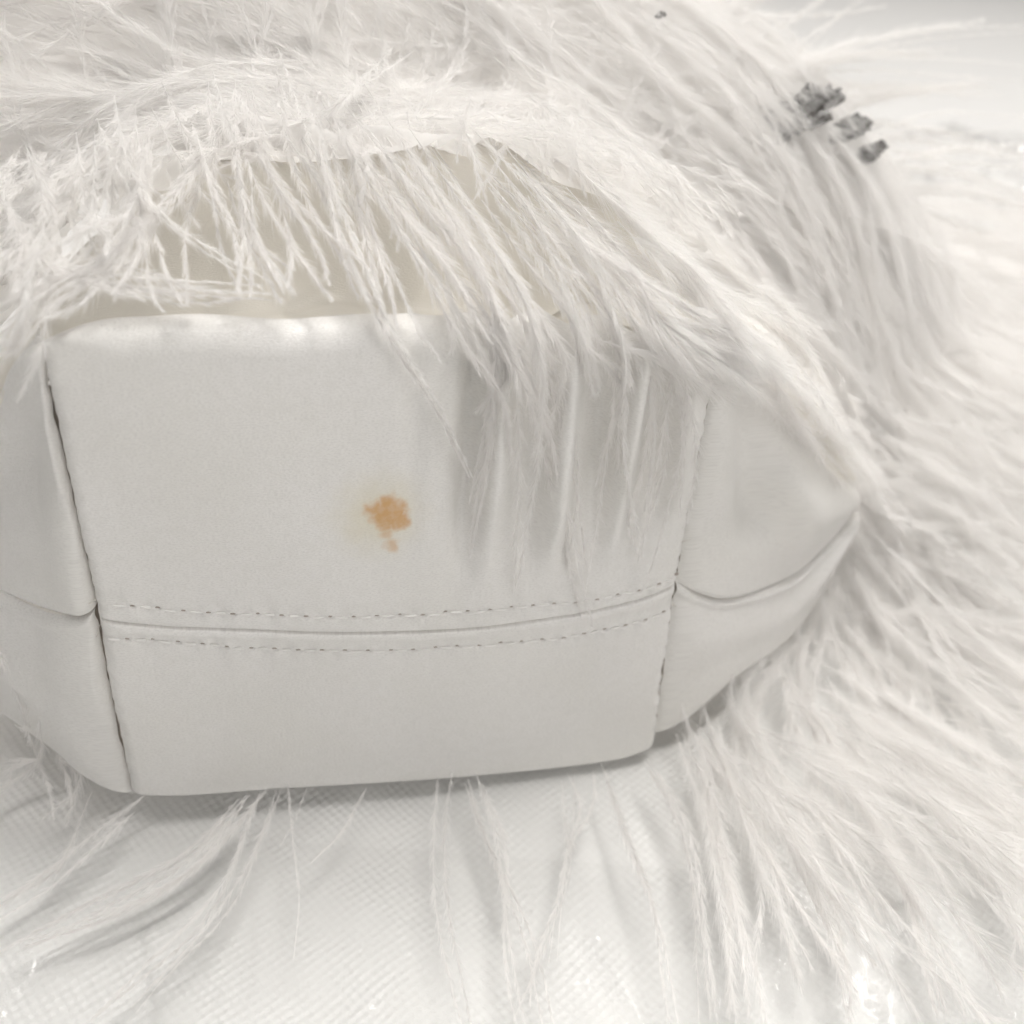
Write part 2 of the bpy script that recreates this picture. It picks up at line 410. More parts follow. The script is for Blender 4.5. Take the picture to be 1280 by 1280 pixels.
vv[k + 1:] = V[k, :, 2][None] + (arc[k + 1:] - arc[k])[:, None]
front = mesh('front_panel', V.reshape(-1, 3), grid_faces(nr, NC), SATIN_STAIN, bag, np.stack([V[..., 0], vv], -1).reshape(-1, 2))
tag(front, 'upper satin panel of the base with the orange stain')

# lower satin: seam -> bottom fold -> underneath
ts2 = np.concatenate([np.linspace(0, .22, 64), np.linspace(.22, 1, 60)[1:]])
RB = .0022
rows = rows_face(zs, lambda x: zb(x) + RB, ts2)
last = rows[-1]; x = last[:, 0]; y0 = last[:, 1]; zt = last[:, 2]
for ang in np.linspace(0, 90, 12)[1:]:
    q = R(ang); rows.append(np.stack([x, y0 + RB * (1 - math.cos(q)), zt - RB * math.sin(q)], -1))
for yy in np.linspace(0, .13, 40)[1:]:
    xa = x[0] - flare_l(yy) * .8; xb = x[-1] + flare_r(yy) * .8
    X = xa + (xb - xa) * a
    rows.append(np.stack([X, y0 + RB + yy, zt - RB + .002 * np.sin(yy * 40) + .012 * np.abs(2 * a - 1) ** 3 * min(1, yy / .03)], -1))
V = np.array(rows)
mesh('back_panel', V.reshape(-1, 3), grid_faces(len(rows), NC), SATIN, bag, np.stack([V[..., 0], V[..., 2] - .4 * V[..., 1]], -1).reshape(-1, 2))

# side gussets: two satin pieces each side, meeting in the side seam
def gusset(A, B, side, upper):
    n, m = 90, 110
    PA = spline(np.array(A) * mm, n); PB = spline(np.array(B) * mm, n)
    t = np.linspace(0, 1, m)[None, :, None]; s = np.linspace(0, 1, n)
    P = PA[:, None] * (1 - t) + PB[:, None] * t
    # s = 0 follows the end of the base exactly, a thread's gap outside it
    z0 = P[0, :, 2]; w0 = np.exp(-s / .10)[:, None]
    dx = (end_x(z0, side) + side * (GAP + (.0006 if side > 0 else .0) + .00022 * noise2(z0, z0 * 0, .004, 6)) - P[0, :, 0])[None] * w0
    P[..., 0] += dx
    P[..., 1] += (.0036 if side < 0 else .0042) * np.exp(-s / .05)[:, None]
    # rolled lip against the base seam and against the side seam, cushion between
    tt = t[0, :, 0]
    cush = np.sin(tt * math.pi) ** .8
    nrm = np.array([side * .55, -.8, .15])
    P += nrm * (.0016 * cush[None, :, None] * np.sin(np.clip(s, 0, 1) * math.pi)[:, None, None] ** .7)
    dist = np.minimum(tt if upper else 1 - tt, 1)      # towards the side seam
    L = .055
    P += -nrm * (.0011 * np.exp(-(dist * L / .0007) ** 2)[None, :, None] * (.5 + .5 * sm(s, 0, .08))[:, None, None])
    if not upper: P += nrm * (.0007 * np.exp(-((dist * L - .003) / .0015) ** 2)[None, :, None])
    if upper and side > 0:   # the buckle in the right gusset
        S_, B_ = s[:, None], tt[None]
        bul = np.exp(-((S_ - .50 - .10 * (.5 - B_)) / .11) ** 2) * sm(B_, .12, .48) * sm(B_, 1.0, .5)
        dent = np.exp(-((S_ - .33) / .11) ** 2) * sm(B_, .15, .5) * sm(B_, 1.0, .75)
        P += np.array([.35, -.85, .25]) * (.0065 * bul[..., None]) - nrm * (.0065 * dent[..., None])
    if upper and side < 0:
        P += -nrm * (.004 * np.exp(-((tt - .6) / .25) ** 2)[None, :, None] * sm(s, 0, .5)[:, None, None])
    P += nrm * (.0008 * noise2(s[:, None] * .1, tt[None] * .1, .04, 14))[..., None] * sm(s, 0, .1)[:, None, None]
    uv = np.stack([P[..., 1] * 1.2 + .3 * side, P[..., 2]], -1)
    return mesh('gusset', P.reshape(-1, 3), grid_faces(n, m), SATIN, bag, uv.reshape(-1, 2))
gusset(RM, RU, 1, True); gusset(RL, RM, 1, False); gusset(LM, LU, -1, True); gusset(LL, LM, -1, False)

# dark tape behind the two end seams and the centre seam
for f, side in ((xl, -1), (xr, 1)):
    z = np.linspace(-.001, .104 if side < 0 else .093, 40); c = f(z)
    V = np.stack([np.stack([c - side * .0035, 0 * z + .0068, z], -1), np.stack([c + side * .0006, 0 * z + .0060, z], -1), np.stack([c + side * .0040, 0 * z + .0085, z], -1)], 1)
    mesh('seam_tape', V.reshape(-1, 3), grid_faces(40, 3), HOLE, bag)

# stitches: each one a short thread lying proud between two needle holes
def capsule(L, r):
    t = np.linspace(-1, 1, 9); P = np.stack([t * L / 2, -r * .3 + .00028 * t ** 4, 0 * t], -1)
    V, F = tube(P, r, r, 6)
    V = V.reshape(9, 6, 3); sc = np.sqrt(np.clip(1 - np.abs(t) ** 6, .12, 1))[:, None, None]
    V = P[:, None] + (V - P[:, None]) * sc
    return V.reshape(-1, 3), F
Vc, Fc = capsule(PITCH * .60, .00026)
Vh, Fh = capsule(.0015, .00026)
proto = {}
for f, ph in ((z1, 0.), (z2, .4)):
    for kk in range(-14, 15):
        xx = (kk - ph + 1.0) * PITCH                    # centre between two holes
        if abs(xx) > .0622: continue
        par = front if f is z1 else None
        z = float(f(xx)); sl = (float(f(xx + .001)) - float(f(xx - .001))) / .002
        aa = (xx - float(xl(z))) / float(xr(z) - xl(z))
        yb = float(face_y(np.array([xx]), np.array([z]), np.array([aa]))[0])
        if 's' not in proto: proto['s'] = mesh('stitch', Vc, Fc, THREAD, bag); o = proto['s']
        else: o = proto['s'].copy(); C.objects.link(o)
        o.location = (xx, yb - .00012, z - .00015); o.rotation_euler = (rng.normal(0, .05), -math.atan(sl) + rng.normal(0, .05), rng.normal(0, .04))
        o.scale = (rng.uniform(.85, 1.05), 1, rng.uniform(.8, 1.1)); o.parent = bag
        xh = xx + PITCH / 2; zh = float(f(xh)); ah = (xh - float(xl(zh))) / float(xr(zh) - xl(zh))
        yh = float(face_y(np.array([xh]), np.array([zh]), np.array([ah]))[0])
        if 'h' not in proto: proto['h'] = mesh('needle_hole', Vh, Fh, HOLE, bag); o = proto['h']
        else: o = proto['h'].copy(); C.objects.link(o)
        o.location = (xh, yh - .00002, zh); o.rotation_euler = (0, -math.atan(sl), 0); o.parent = bag
        o.scale = (rng.uniform(.6, 1.2), 1, rng.uniform(.6, 1.1))

# frayed thread ends along the seams
for side, zz in [(-1, .061), (-1, .0575), (-1, .0455), (-1, .042), (-1, .036), (-1, .030), (-1, .078), (-1, .003), (1, .052), (1, .043), (1, .0405), (1, .031), (1, .058), (1, .024), (1, .018), (-1, .050)]:
    p = np.array([end_x(zz, side) - side * .0006, -.0004 + .0036, zz]); L = rng.uniform(.0018, .0042)
    Q = [p]; d = np.array([-side * rng.uniform(-.3, .9), -.9, rng.uniform(-.6, .6)])
    for _ in range(4):
        d = d + rng.normal(0, .55, 3); d /= np.linalg.norm(d); Q.append(Q[-1] + d * L / 3)
    Vt, Ft = tube(spline(Q, 12), .00016, .00008, 5); mesh('loose_thread', Vt, Ft, FUZZ, bag)

# ------------------------------------------------------------------ feathers
UPV = np.array([0, -.45, .9])
def strand(P, blen, wid, r, dens=2.6, shaft=.00016, open_=1.0):
    """one plume: a tapering shaft and two fringes of fine barbs. Returns (V, F)"""
    m = 22
    S_ = spline(P, m) if len(P) != m else P
    seg = np.linalg.norm(np.diff(S_, axis=0), axis=1); cum = np.concatenate([[0], np.cumsum(seg)]); L = cum[-1]
    T = np.gradient(S_, axis=0); T /= np.linalg.norm(T, axis=1)[:, None] + 1e-12
    up = UPV + r.normal(0, .5, 3); S = np.cross(T, up); S /= np.linalg.norm(S, axis=1)[:, None] + 1e-12; N = np.cross(S, T)
    # shaft: three-sided
    rad = (shaft * np.linspace(1, .22, m))[:, None]
    ang = [0, 2.094, 4.189]
    Vs = np.stack([S_ + rad * (math.cos(q) * S + math.sin(q) * N) for q in ang], 1).reshape(-1, 3)
    i = np.arange(m - 1)[:, None] * 3; j = np.arange(3)[None]; j2 = (j + 1) % 3
    q4 = np.stack([i + j, i + j2, i + 3 + j2, i + 3 + j], -1).reshape(-1, 4)
    Fs = np.concatenate([q4[:, [0, 1, 2]], q4[:, [0, 2, 3]]])
    # barbs
    nb = int(L / mm * dens * 2)
    t = np.sort(r.uniform(.03, 1, nb)); 
    t = np.clip(t + .006 * np.sin(t * r.uniform(60, 140) + r.uniform(0, 6)), 0.02, .999)
    f = t * (m - 1); k = np.minimum(f.astype(int), m - 2); u = (f - k)[:, None]
    B = S_[k] * (1 - u) + S_[k + 1] * u; Tb = T[k] * (1 - u) + T[k + 1] * u; Sb = S[k] * (1 - u) + S[k + 1] * u; Nb = N[k] * (1 - u) + N[k + 1] * u
    side = r.choice([-1., 1.], nb)[:, None]
    clump = (.5 * np.sin(t * 34 + r.uniform(0, 6)) + .5 * np.sin(t * 71 + r.uniform(0, 6)))[:, None]
    al = np.radians(r.uniform(14, 34, nb))[:, None] * (1 - .45 * t[:, None]) * open_ * (1 + .35 * clump)
    nn = r.normal(0, .22, nb)[:, None] + .25 * clump
    D = Tb * np.cos(al) + side * Sb * np.sin(al) + Nb * nn
    prof = np.minimum(1, (t / .15)) ** .6 * np.clip(1 - t, 0, 1) ** .42 * .95 + .12
    ln = (blen * prof * r.uniform(.55, 1.15, nb))[:, None]
    mid = B + D * ln * .55
    D2 = D + Tb * .35 + side * Sb * r.normal(-.06, .16, nb)[:, None] + Nb * r.normal(0, .16, nb)[:, None]; D2[:, 2] -= .10
    tip = mid + D2 / np.linalg.norm(D2, axis=1)[:, None] * ln * .5
    wv = np.cross(D, Nb + r.normal(0, .7, (nb, 3))); wv /= np.linalg.norm(wv, axis=1)[:, None] + 1e-12
    wv *= (wid * r.uniform(.7, 1.2, nb))[:, None] * .5
    Vb = np.stack([B - wv, B + wv, mid - wv * .8, mid + wv * .8, tip], 1).reshape(-1, 3)
    o = np.arange(nb)[:, None] * 5 + len(Vs)
    Fb = np.concatenate([o + np.array([[0, 1, 3]]), o + np.array([[0, 3, 2]]), o + np.array([[2, 3, 4]])])
    return np.vstack([Vs, Vb]), np.vstack([Fs, Fb])

GUIDES = [
(2,1,2.2,[(-20,86,147),(-16,34,139),(-7,0,121),(4,-3,103),(12,-3,85)]),
(2,2.5,3.2,[(-10,82,141),(-3,21,132),(10,-3,116),(14,-3,98),(12,-3,75)]),
(2,3,3.5,[(-6,44,144),(6,13,128),(14,-3,115),(14,-3,90),(11,-3,65)]),
(2,3,3.5,[(-5,42,143),(9,13,128),(21,-3,111),(29,-3,85),(39,-3,44)]),
(2,2,3,[(-2,40,142),(13,8,125),(22,-3,113),(31,-3,81),(36,-3,60)]),
(2,3,3.5,[(3,36,140),(15,6,124),(21,-3,111),(23,-3,86),(22,-3,54)]),
(1,3,3,[(9,32,138),(21,4,123),(27,-3,111),(33,-3,89),(34,-3,63)]),
(1,3,3.5,[(15,28,136),(27,2,122),(33,-3,111),(36,-3,89),(38,-3,51)]),
(2,2,3,[(17,20,132),(27,0,121),(32,-3,112),(35,-3,105),(36,-3,102)]),
(2,2,2.6,[(22,15,129),(31,-2,120),(36,-3,113),(39,-3,108),(43,-3,103)]),
(2,3,3.5,[(18,30,137),(32,3,123),(42,-3,110),(46,-3,92),(46,-3,72)]),
(1,3,3.5,[(25,28,136),(38,1,122),(47,-3,110),(54,1,89),(53,-3,69)]),
(2,2,3,[(27,26,135),(41,0,121),(52,2,106),(57,1,89),(58,1,71)]),
(2,3,3.5,[(22,32,138),(36,5,124),(43,-3,110),(44,-3,88),(49,-3,61)]),
(2,2,3,[(33,20,131),(44,-2,120),(53,2,106),(54,1,85),(52,-3,59)]),
(2,3,3.5,[(-13,84,144),(-4,25,134),(6,-3,120),(16,-3,106),(20,-3,90)]),
(2,4,4,[(-9,49,146),(3,15,129),(12,-3,120),(17,-3,110),(13,-3,101)]),
(1,3,4,[(12,34,139),(23,4,123),(28,-3,116),(28,-3,104),(25,-3,90)]),
(1,3,4,[(19,34,139),(30,7,125),(38,-3,114),(41,-3,100),(39,-3,81)]),
(2,2,3,[(14,-1,120),(16,-3,111),(15,-3,98),(12,-3,79)]),
(2,2,3,[(60,11,114),(72,7,106),(99,24,78),(149,61,22)]),
(2,2,3,[(48,-1,121),(64,2,112),(91,19,88),(147,66,24)]),
(3,2,3,[(62,2,112),(81,12,93),(106,29,66),(150,58,21)]),
(2,3,3,[(60,7,114),(76,10,101),(100,25,75),(146,62,21)]),
(2,2,3,[(31,13,128),(44,0,121),(64,2,109),(86,16,83)]),
(2,1.5,2.6,[(-54,42,143),(-49,25,134),(-40,11,127),(-25,1,121)]),
(2,1.5,2.6,[(-51,38,141),(-48,20,131),(-44,6,124),(-40,0,121)]),
(3,2,3,[(-49,32,138),(-51,14,128),(-58,7,125),(-71,1,122)]),
(2,2,3,[(-49,25,134),(-52,9,126),(-60,3,123),(-69,-3,118)]),
(2,1.5,2.4,[(-28,81,141),(-41,42,143),(-56,32,138),(-67,22,132)]),
(2,1.5,2.4,[(-21,34,139),(-29,32,138),(-41,25,134),(-54,14,129)]),
(2,1,2,[(-69,5,124),(-56,4,123),(-42,2,122),(-27,0,121)]),
(2,1,2,[(-47,7,124),(-37,2,122),(-25,0,121)]),
(2,2,3,[(-31,25,134),(-29,14,128),(-26,5,124),(-24,0,121)]),
(3,3,3.5,[(-17,34,139),(-12,21,132),(-9,8,125),(-7,-1,120)]),
(2,2,3,[(14,91,148),(-6,49,146),(-14,42,143),(-24,39,141)]),
(3,3,3.5,[(-64,15,129),(-66,6,124),(-67,-1,120),(-73,-3,114)]),
(3,3,3.5,[(-69,11,127),(-71,3,123),(-75,-3,118)]),
(2,3,3.5,[(-58,10,126),(-62,2,122),(-67,-3,119),(-74,-3,111)]),
(2,3,3.6,[(-64,33,138),(-60,16,129),(-62,5,123),(-67,-1,120)]),
(2,3,3.6,[(-57,34,139),(-56,16,129),(-59,5,123),(-63,-2,120)]),
(2,3,3.6,[(-51,36,140),(-52,18,130),(-52,8,125),(-55,0,121)]),
(2,3,3.6,[(-68,23,133),(-64,11,127),(-57,5,123),(-47,0,121)]),
(2,3,3.6,[(-60,25,134),(-57,11,127),(-50,4,123),(-41,1,122)]),
(2,3,3.6,[(-46,38,141),(-47,23,133),(-46,11,127),(-52,0,121)]),
(2,3,3.6,[(-40,36,140),(-46,21,132),(-54,9,126),(-63,0,121)]),
(2,5,3.2,[(-36,48,146),(-32,29,136),(-30,12,127),(-31,0,121)]),
(2,5,3.2,[(-28,81,141),(-25,30,137),(-20,12,127),(-17,-1,120)]),
(2,5,3.2,[(-20,49,146),(-19,28,136),(-16,12,127),(-11,-2,120)]),
(2,5,3.2,[(-12,82,141),(-11,30,137),(-7,10,126),(-3,-3,119)]),
(2,5,3.2,[(-33,46,145),(-37,29,136),(-39,14,128),(-37,0,121)]),
(2,5,3.2,[(-7,47,145),(-7,26,135),(-3,8,125),(0,-3,115)]),
(2,5,3.2,[(-24,46,145),(-23,27,135),(-23,10,126),(-25,-1,121)]),
(2,5,3.2,[(-41,42,143),(-38,25,134),(-32,11,126),(-24,0,121)]),
(2,5,3.2,[(-1,42,143),(1,23,133),(5,6,124),(6,-3,113)]),
(3,2.5,3.2,[(23,22,133),(28,4,123),(32,-3,117),(35,-3,105)]),
(3,5,5,[(-23,78,134),(-42,83,140),(-61,86,143),(-80,89,145)]),
(3,5,5,[(-17,82,139),(-38,89,148),(-59,95,153),(-76,102,158)]),
(3,5,5,[(-29,59,135),(-50,79,134),(-67,77,131),(-85,75,124)]),
(3,5,5,[(-32,48,135),(-54,75,128),(-72,72,122),(-86,68,112)]),
(3,5,5,[(-37,35,134),(-54,45,128),(-70,59,115),(-83,61,104)]),
(3,5,5,[(-6,85,142),(-20,90,149),(-36,96,155),(-52,101,159)]),
(3,5,5,[(2,87,143),(-3,93,151),(-12,98,157),(-19,103,161)]),
(3,5,5,[(14,87,142),(23,95,149),(36,104,154),(57,119,158)]),
(3,5,5,[(21,87,140),(39,98,147),(59,107,150),(87,126,149)]),
(3,5,5,[(-6,83,139),(-28,85,143),(-49,88,146),(-69,92,150)]),
(3,5,5,[(29,84,135),(52,94,140),(77,106,142),(110,131,140)]),
(3,5,5,[(18,90,145),(11,95,151),(8,101,157),(6,106,162)]),
(3,5,5,[(-15,62,136),(-32,80,137),(-55,82,138),(-74,82,137)]),
(3,5,5,[(5,82,137),(-9,87,145),(-27,91,151),(-45,94,153)]),
(3,5,6.5,[(34,70,135),(54,54,128),(91,79,103),(128,80,78)]),
(3,5,6.5,[(35,56,135),(52,25,126),(74,18,108),(115,35,71)]),
(3,5,6.5,[(33,36,135),(51,20,121),(64,2,110),(102,26,68)]),
(3,5,6.5,[(45,66,132),(87,83,111),(128,84,86),(180,90,44)]),
(3,5,6.5,[(55,87,130),(93,89,117),(139,95,94),(208,115,51)]),
(3,5,6.5,[(64,90,132),(105,98,121),(158,112,98),(234,132,55)]),
(3,5,6.5,[(54,54,128),(96,78,97),(131,77,69),(161,65,30)]),
(3,5,6.5,[(77,82,115),(113,81,92),(152,82,58),(171,57,29)]),
(3,5,6.5,[(88,88,118),(126,89,96),(172,95,62),(195,62,35)]),
(3,5,6.5,[(48,22,124),(63,5,113),(95,21,84),(153,63,26)]),
(3,5,6.5,[(96,78,97),(128,76,70),(162,75,36),(179,43,20)]),
(3,5,6.5,[(113,79,89),(149,80,56),(172,61,32),(194,33,13)]),
(3,5,6.5,[(51,6,116),(64,2,109),(93,20,81),(150,67,26)]),
(3,5,6.5,[(70,6,105),(101,25,73),(151,57,21),(168,33,10)]),
(3,5,6.5,[(75,9,107),(118,29,65),(163,42,16),(187,17,2)]),
(3,5,6.5,[(96,23,90),(153,68,29),(154,36,9),(144,-7,0)]),
(3,5,6.5,[(105,29,80),(154,58,23),(169,29,7),(176,0,0)]),
(3,5,6.5,[(147,73,38),(152,50,17),(147,25,1),(130,-11,0)]),
(3,5,6.5,[(94,92,121),(139,106,107),(191,126,79),(269,150,29)]),
(3,5,6.5,[(128,98,107),(164,108,89),(216,128,54),(221,85,38)]),
(3,5,6.5,[(143,98,95),(175,105,74),(208,106,43),(205,58,31)]),
(3,5,6.5,[(160,90,67),(179,82,43),(181,55,29),(194,33,13)]),
(3,5,6.5,[(34,26,133),(54,18,118),(63,5,113),(84,14,92)]),
(3,5,6.5,[(41,25,130),(60,11,114),(83,14,95),(148,71,30)]),
(3,4,5.5,[(143,54,15),(131,40,3),(115,17,0),(99,-9,0)]),
(3,4,5.5,[(140,53,13),(133,28,0),(122,-4,0),(114,-17,0)]),
(3,4,5.5,[(147,52,16),(148,27,2),(137,-6,0),(129,-36,0)]),
(3,4,5.5,[(145,51,14),(141,27,0),(132,-11,0),(134,-42,0)]),
(3,4,5.5,[(121,34,0),(103,15,0),(92,1,0),(82,-15,0)]),
(3,4,5.5,[(117,30,0),(107,5,0),(104,-16,0),(100,-33,0)]),
(3,4,5.5,[(107,25,0),(100,-6,0),(96,-38,0),(94,-64,0)]),
(3,4,5.5,[(96,16,0),(89,-16,0),(84,-45,0),(83,-70,0)]),
(3,4,5.5,[(87,11,0),(81,-15,0),(75,-43,0),(71,-72,0)]),
(3,4,5.5,[(77,3,0),(73,-24,0),(68,-51,0),(61,-79,0)]),
(3,4,5.5,[(71,-2,0),(65,-28,0),(61,-52,0),(53,-77,0)]),
(3,4,5.5,[(128,39,1),(125,2,0),(125,-30,0),(134,-54,0)]),
(3,4,5.5,[(149,42,11),(156,14,0),(150,-20,0),(141,-50,0)]),
(3,4,5.5,[(135,43,6),(133,7,0),(125,-27,0),(116,-60,0)]),
(3,4,5.5,[(80,-22,0),(94,-32,0),(105,-40,0),(120,-47,0)]),
(3,4,5.5,[(106,11,0),(105,-27,0),(103,-55,0),(97,-85,0)]),
(3,4,5.5,[(118,-3,0),(117,-34,0),(115,-62,0),(111,-88,0)]),
(3,4,5.5,[(137,6,0),(135,-29,0),(132,-53,0),(127,-74,0)]),
(3,4,5.5,[(159,31,6),(162,2,0),(161,-22,0),(160,-39,0)]),
(3,4,5.5,[(83,9,0),(85,-28,0),(84,-56,0),(79,-84,0)]),
(3,1.5,2.2,[(-42,-4,0),(-54,-19,0),(-72,-28,0),(-89,-37,0)]),
(3,1.5,2.2,[(-36,-4,0),(-49,-22,0),(-65,-31,0),(-83,-36,0)]),
(2,1,2,[(-35,-4,0),(-44,-29,0),(-57,-44,0),(-69,-56,0)]),
(2,1,2,[(-32,-4,0),(-40,-25,0),(-49,-40,0),(-61,-54,0)]),
(1,1,1.2,[(-30,-4,0),(-30,-21,0),(-29,-36,0),(-30,-49,0)]),
(1,1,1.2,[(-24,-5,0),(-28,-14,0),(-32,-20,0)]),
(2,1,1.6,[(-10,-6,0),(-17,-18,0),(-25,-26,0)]),
(2,1.5,2.5,[(8,-6,0),(4,-26,0),(2,-47,0),(3,-70,0)]),
(2,1.5,2.5,[(17,-7,0),(17,-26,0),(13,-49,0),(10,-73,0)]),
(2,1.5,2.5,[(12,-7,0),(13,-28,0),(16,-52,0),(16,-74,0)]),
(2,1.5,1.8,[(44,-8,0),(43,-19,0),(34,-32,0),(22,-59,0)]),
(2,1.5,2.2,[(46,-8,0),(45,-31,0),(46,-53,0),(42,-79,0)]),
(3,2,3,[(58,-8,0),(60,-31,0),(55,-55,0),(47,-80,0)]),
(2,2,2,[(37,-9,0),(28,-35,0),(18,-54,0),(11,-69,0)]),
(2,2,3,[(-89,15,14),(-83,11,5),(-79,2,0)]),
(2,2,3,[(-82,11,10),(-90,11,0),(-96,5,0)]),
(2,2,3,[(-77,7,8),(-76,4,0),(-78,-3,0)]),
(2,2,2.4,[(-73,4,0),(-78,-17,0),(-86,-26,0),(-92,-29,0)]),
(2,2,2.4,[(-63,-2,1),(-72,-9,0),(-81,-20,0),(-91,-27,0)]),
(4,7,5,[(95,119,142),(120,139,146),(150,159,150),(178,179,155)]),
(4,7,5,[(105,117,136),(136,137,139),(174,157,139),(217,177,136)]),
(4,7,5,[(120,119,129),(155,139,130),(196,159,126),(243,179,119)]),
(4,7,5,[(142,123,117),(179,143,114),(220,163,106),(268,183,95)]),
(4,7,5,[(156,123,107),(195,143,101),(236,163,89),(280,183,73)]),
(4,7,5,[(85,118,146),(111,138,152),(134,158,154),(157,178,157)]),
(2,2,2.5,[(113,117,132),(134,137,139),(155,157,145),(177,177,152)]),
(2,2,2.5,[(130,137,130),(166,157,136),(209,177,138),(262,197,138)]),
(3,3,3,[(139,130,122),(175,150,123),(207,170,122),(241,190,121)]),
(2,2,2.5,[(163,130,115),(198,150,115),(230,170,112),(267,190,110)]),
(2,2,2.5,[(179,130,110),(210,150,106),(240,170,101),(272,190,97)]),
(2,2,2.5,[(126,130,136),(169,150,134),(215,170,129),(262,190,124)]),
(2,2,2.5,[(189,130,94),(224,150,81),(296,224,52),(317,230,49)]),
]

FLOOR = -.010 + .0025
def settle(P, lift, front):
    """keep a plume's spine outside the bag and above the cloth"""
    P = P.copy()
    if front:
        face = (P[:, 2] < .119) & (P[:, 1] < .012) & (np.abs(P[:, 0]) < .07)
        P[:, 1] = np.where(face, np.minimum(P[:, 1], -.0032 - lift * .6), P[:, 1])
        P[:, 2] += np.where(face, 0, lift * .8)
        return P
    z = env(P[:, 0], P[:, 1])
    P[:, 2] = np.where(P[:, 1] < .010, P[:, 2], np.maximum(P[:, 2], np.minimum(z, P[:, 2] + .02) + lift * .5))
    P[:, 2] = np.maximum(P[:, 2], FLOOR + lift * .3)
    return P
def ksm(P, n=2):
    for _ in range(n):
        Q = P.copy(); Q[1:-1] = .25 * P[:-2] + .5 * P[1:-1] + .25 * P[2:]; P = Q
    return P

count = 0; spare = []
def feather(V, F):
    global count
    if count < 296:
        mesh('feather', V, F, FEATHER, bag, smooth=False); count += 1
    else: spare.append((V, F))

WID = 9e-5
for gi, (n, sp, bl, pts) in enumerate(GUIDES):
    P0 = np.array(pts, float) * mm
    onfront = np.min(P0[:, 1]) < .006 and np.max(P0[:, 2]) > .06
    for c in range(n):
        P = spline(P0, 22); s = np.linspace(0, 1, 22)[:, None]
        o1 = rng.normal(0, sp * mm, 3) * np.array([1, .7, .25]); o2 = rng.normal(0, sp * mm, 3) * np.array([1, .6, .4])
        P = P + o1 * (1 - s) * 1.4 + o2 * s * (1.2 if c else .3)
        wob = rng.normal(0, 1, 3); ph = rng.uniform(0, 6)
        P = P + (np.sin(s * rng.uniform(3, 7) + ph) - math.sin(ph)) * wob * .0011 * min(1, sp / 2)
        lift = abs(rng.normal(0, 1)) * (.0022 if onfront else .005) + .0008
        P = ksm(settle(P, lift, onfront), 2)
        V, F = strand(P, bl * 1.7 * mm * rng.uniform(.8, 1.3), WID * 1.05, rng, dens=5.4 if onfront else 4.2, open_=.75 if onfront else .8, shaft=.00014 if bl > 2 else .0001)
        feather(V, F)

# the loose pile: plumes that follow the heap of feathers outwards and down
def flow(x, y, z, d, kind):
    if kind == 'right':
        f = np.array([.85, -.38 - .5 * max(0, x - .1) / .1])
    elif kind == 'left':
        f = np.array([-1., .10 - .5 * max(0, -.1 - x) / .08])
    elif kind == 'top':
        f = np.array([x * 6, .6])
    else:
        f = np.array([.42, -1.])
    return f
def pile(n, kind, xr_, yr_, Lr, liftr, bl):
    for _ in range(n):
        x, y = rng.uniform(*xr_), rng.uniform(*yr_)
        L = rng.uniform(*Lr) * mm; st = L / 21; th = rng.normal(0, .24); cur = rng.normal(0, .65)
        lift = rng.uniform(*liftr) * mm; P = []; z = float(env(x, y))
        for i in range(22):
            zz = max(float(env(x, y)), -.010)
            P.append((x, y, zz + .001 + lift * (.15 + .85 * math.sin(min(1, i / 21 * 1.05) * 2.4))))
            f = flow(x, y, zz, None, kind); a_ = math.atan2(f[1], f[0]) + th + cur * (i / 21 - .3)
            g0 = float(env(x + math.cos(a_) * .003, y + math.sin(a_) * .003)); sl = abs(g0 - zz) / .003
            h = st / math.sqrt(1 + min(sl, 6) ** 2)
            x += math.cos(a_) * h; y += math.sin(a_) * h
        P = ksm(np.array(P), 5)
        P[:, 2] = np.maximum(P[:, 2], FLOOR)
        bad = (P[:, 0] > -.06) & (P[:, 0] < .075) & (P[:, 1] < .032)
        if bad.any(): continue
        if ((P[:, 1] < .02 + (np.abs(P[:, 0]) - .064) * .65) & (P[:, 0] < .128) & (P[:, 0] > -.12) & (P[:, 2] > .012)).any(): continue
        V, F = strand(P, bl * 1.4 * mm * rng.uniform(.7, 1.4), WID * 1.15, rng, dens=2.3, open_=.72, shaft=.00015)
        spare.append((V, F))
pile(230, 'right', (-.03, .15), (.060, .16), (90, 150), (2, 15), 8.5)
pile(110, 'right', (.12, .24), (.02, .15), (80, 130), (2, 20), 8.5)
pile(200, 'left', (-.12, .05), (.062, .16), (85, 140), (2, 16), 8.5)
pile(60, 'top', (-.03, .07), (.033, .042), (40, 80), (1, 7), 7)
pile(75, 'top', (-.075, .07), (.036, .062), (50, 100), (2, 12), 7)
pile(60, 'right', (-.04, .08), (.040, .066), (70, 120), (2, 10), 7)
pile(45, 'left', (-.08, .03), (.040, .066), (70, 120), (2, 10), 7)
pile(90, 'top', (-.12, .14), (.09, .15), (60, 110), (2, 18), 8.5)
pile(130, 'right', (.17, .36), (.10, .34), (80, 130), (2, 18), 8.5)
pile(50, 'right', (.08, .2), (.11, .2), (80, 140), (6, 22), 8.5)
pile(170, 'skirt', (.075, .22), (-.03, .075), (70, 130), (1, 12), 8)

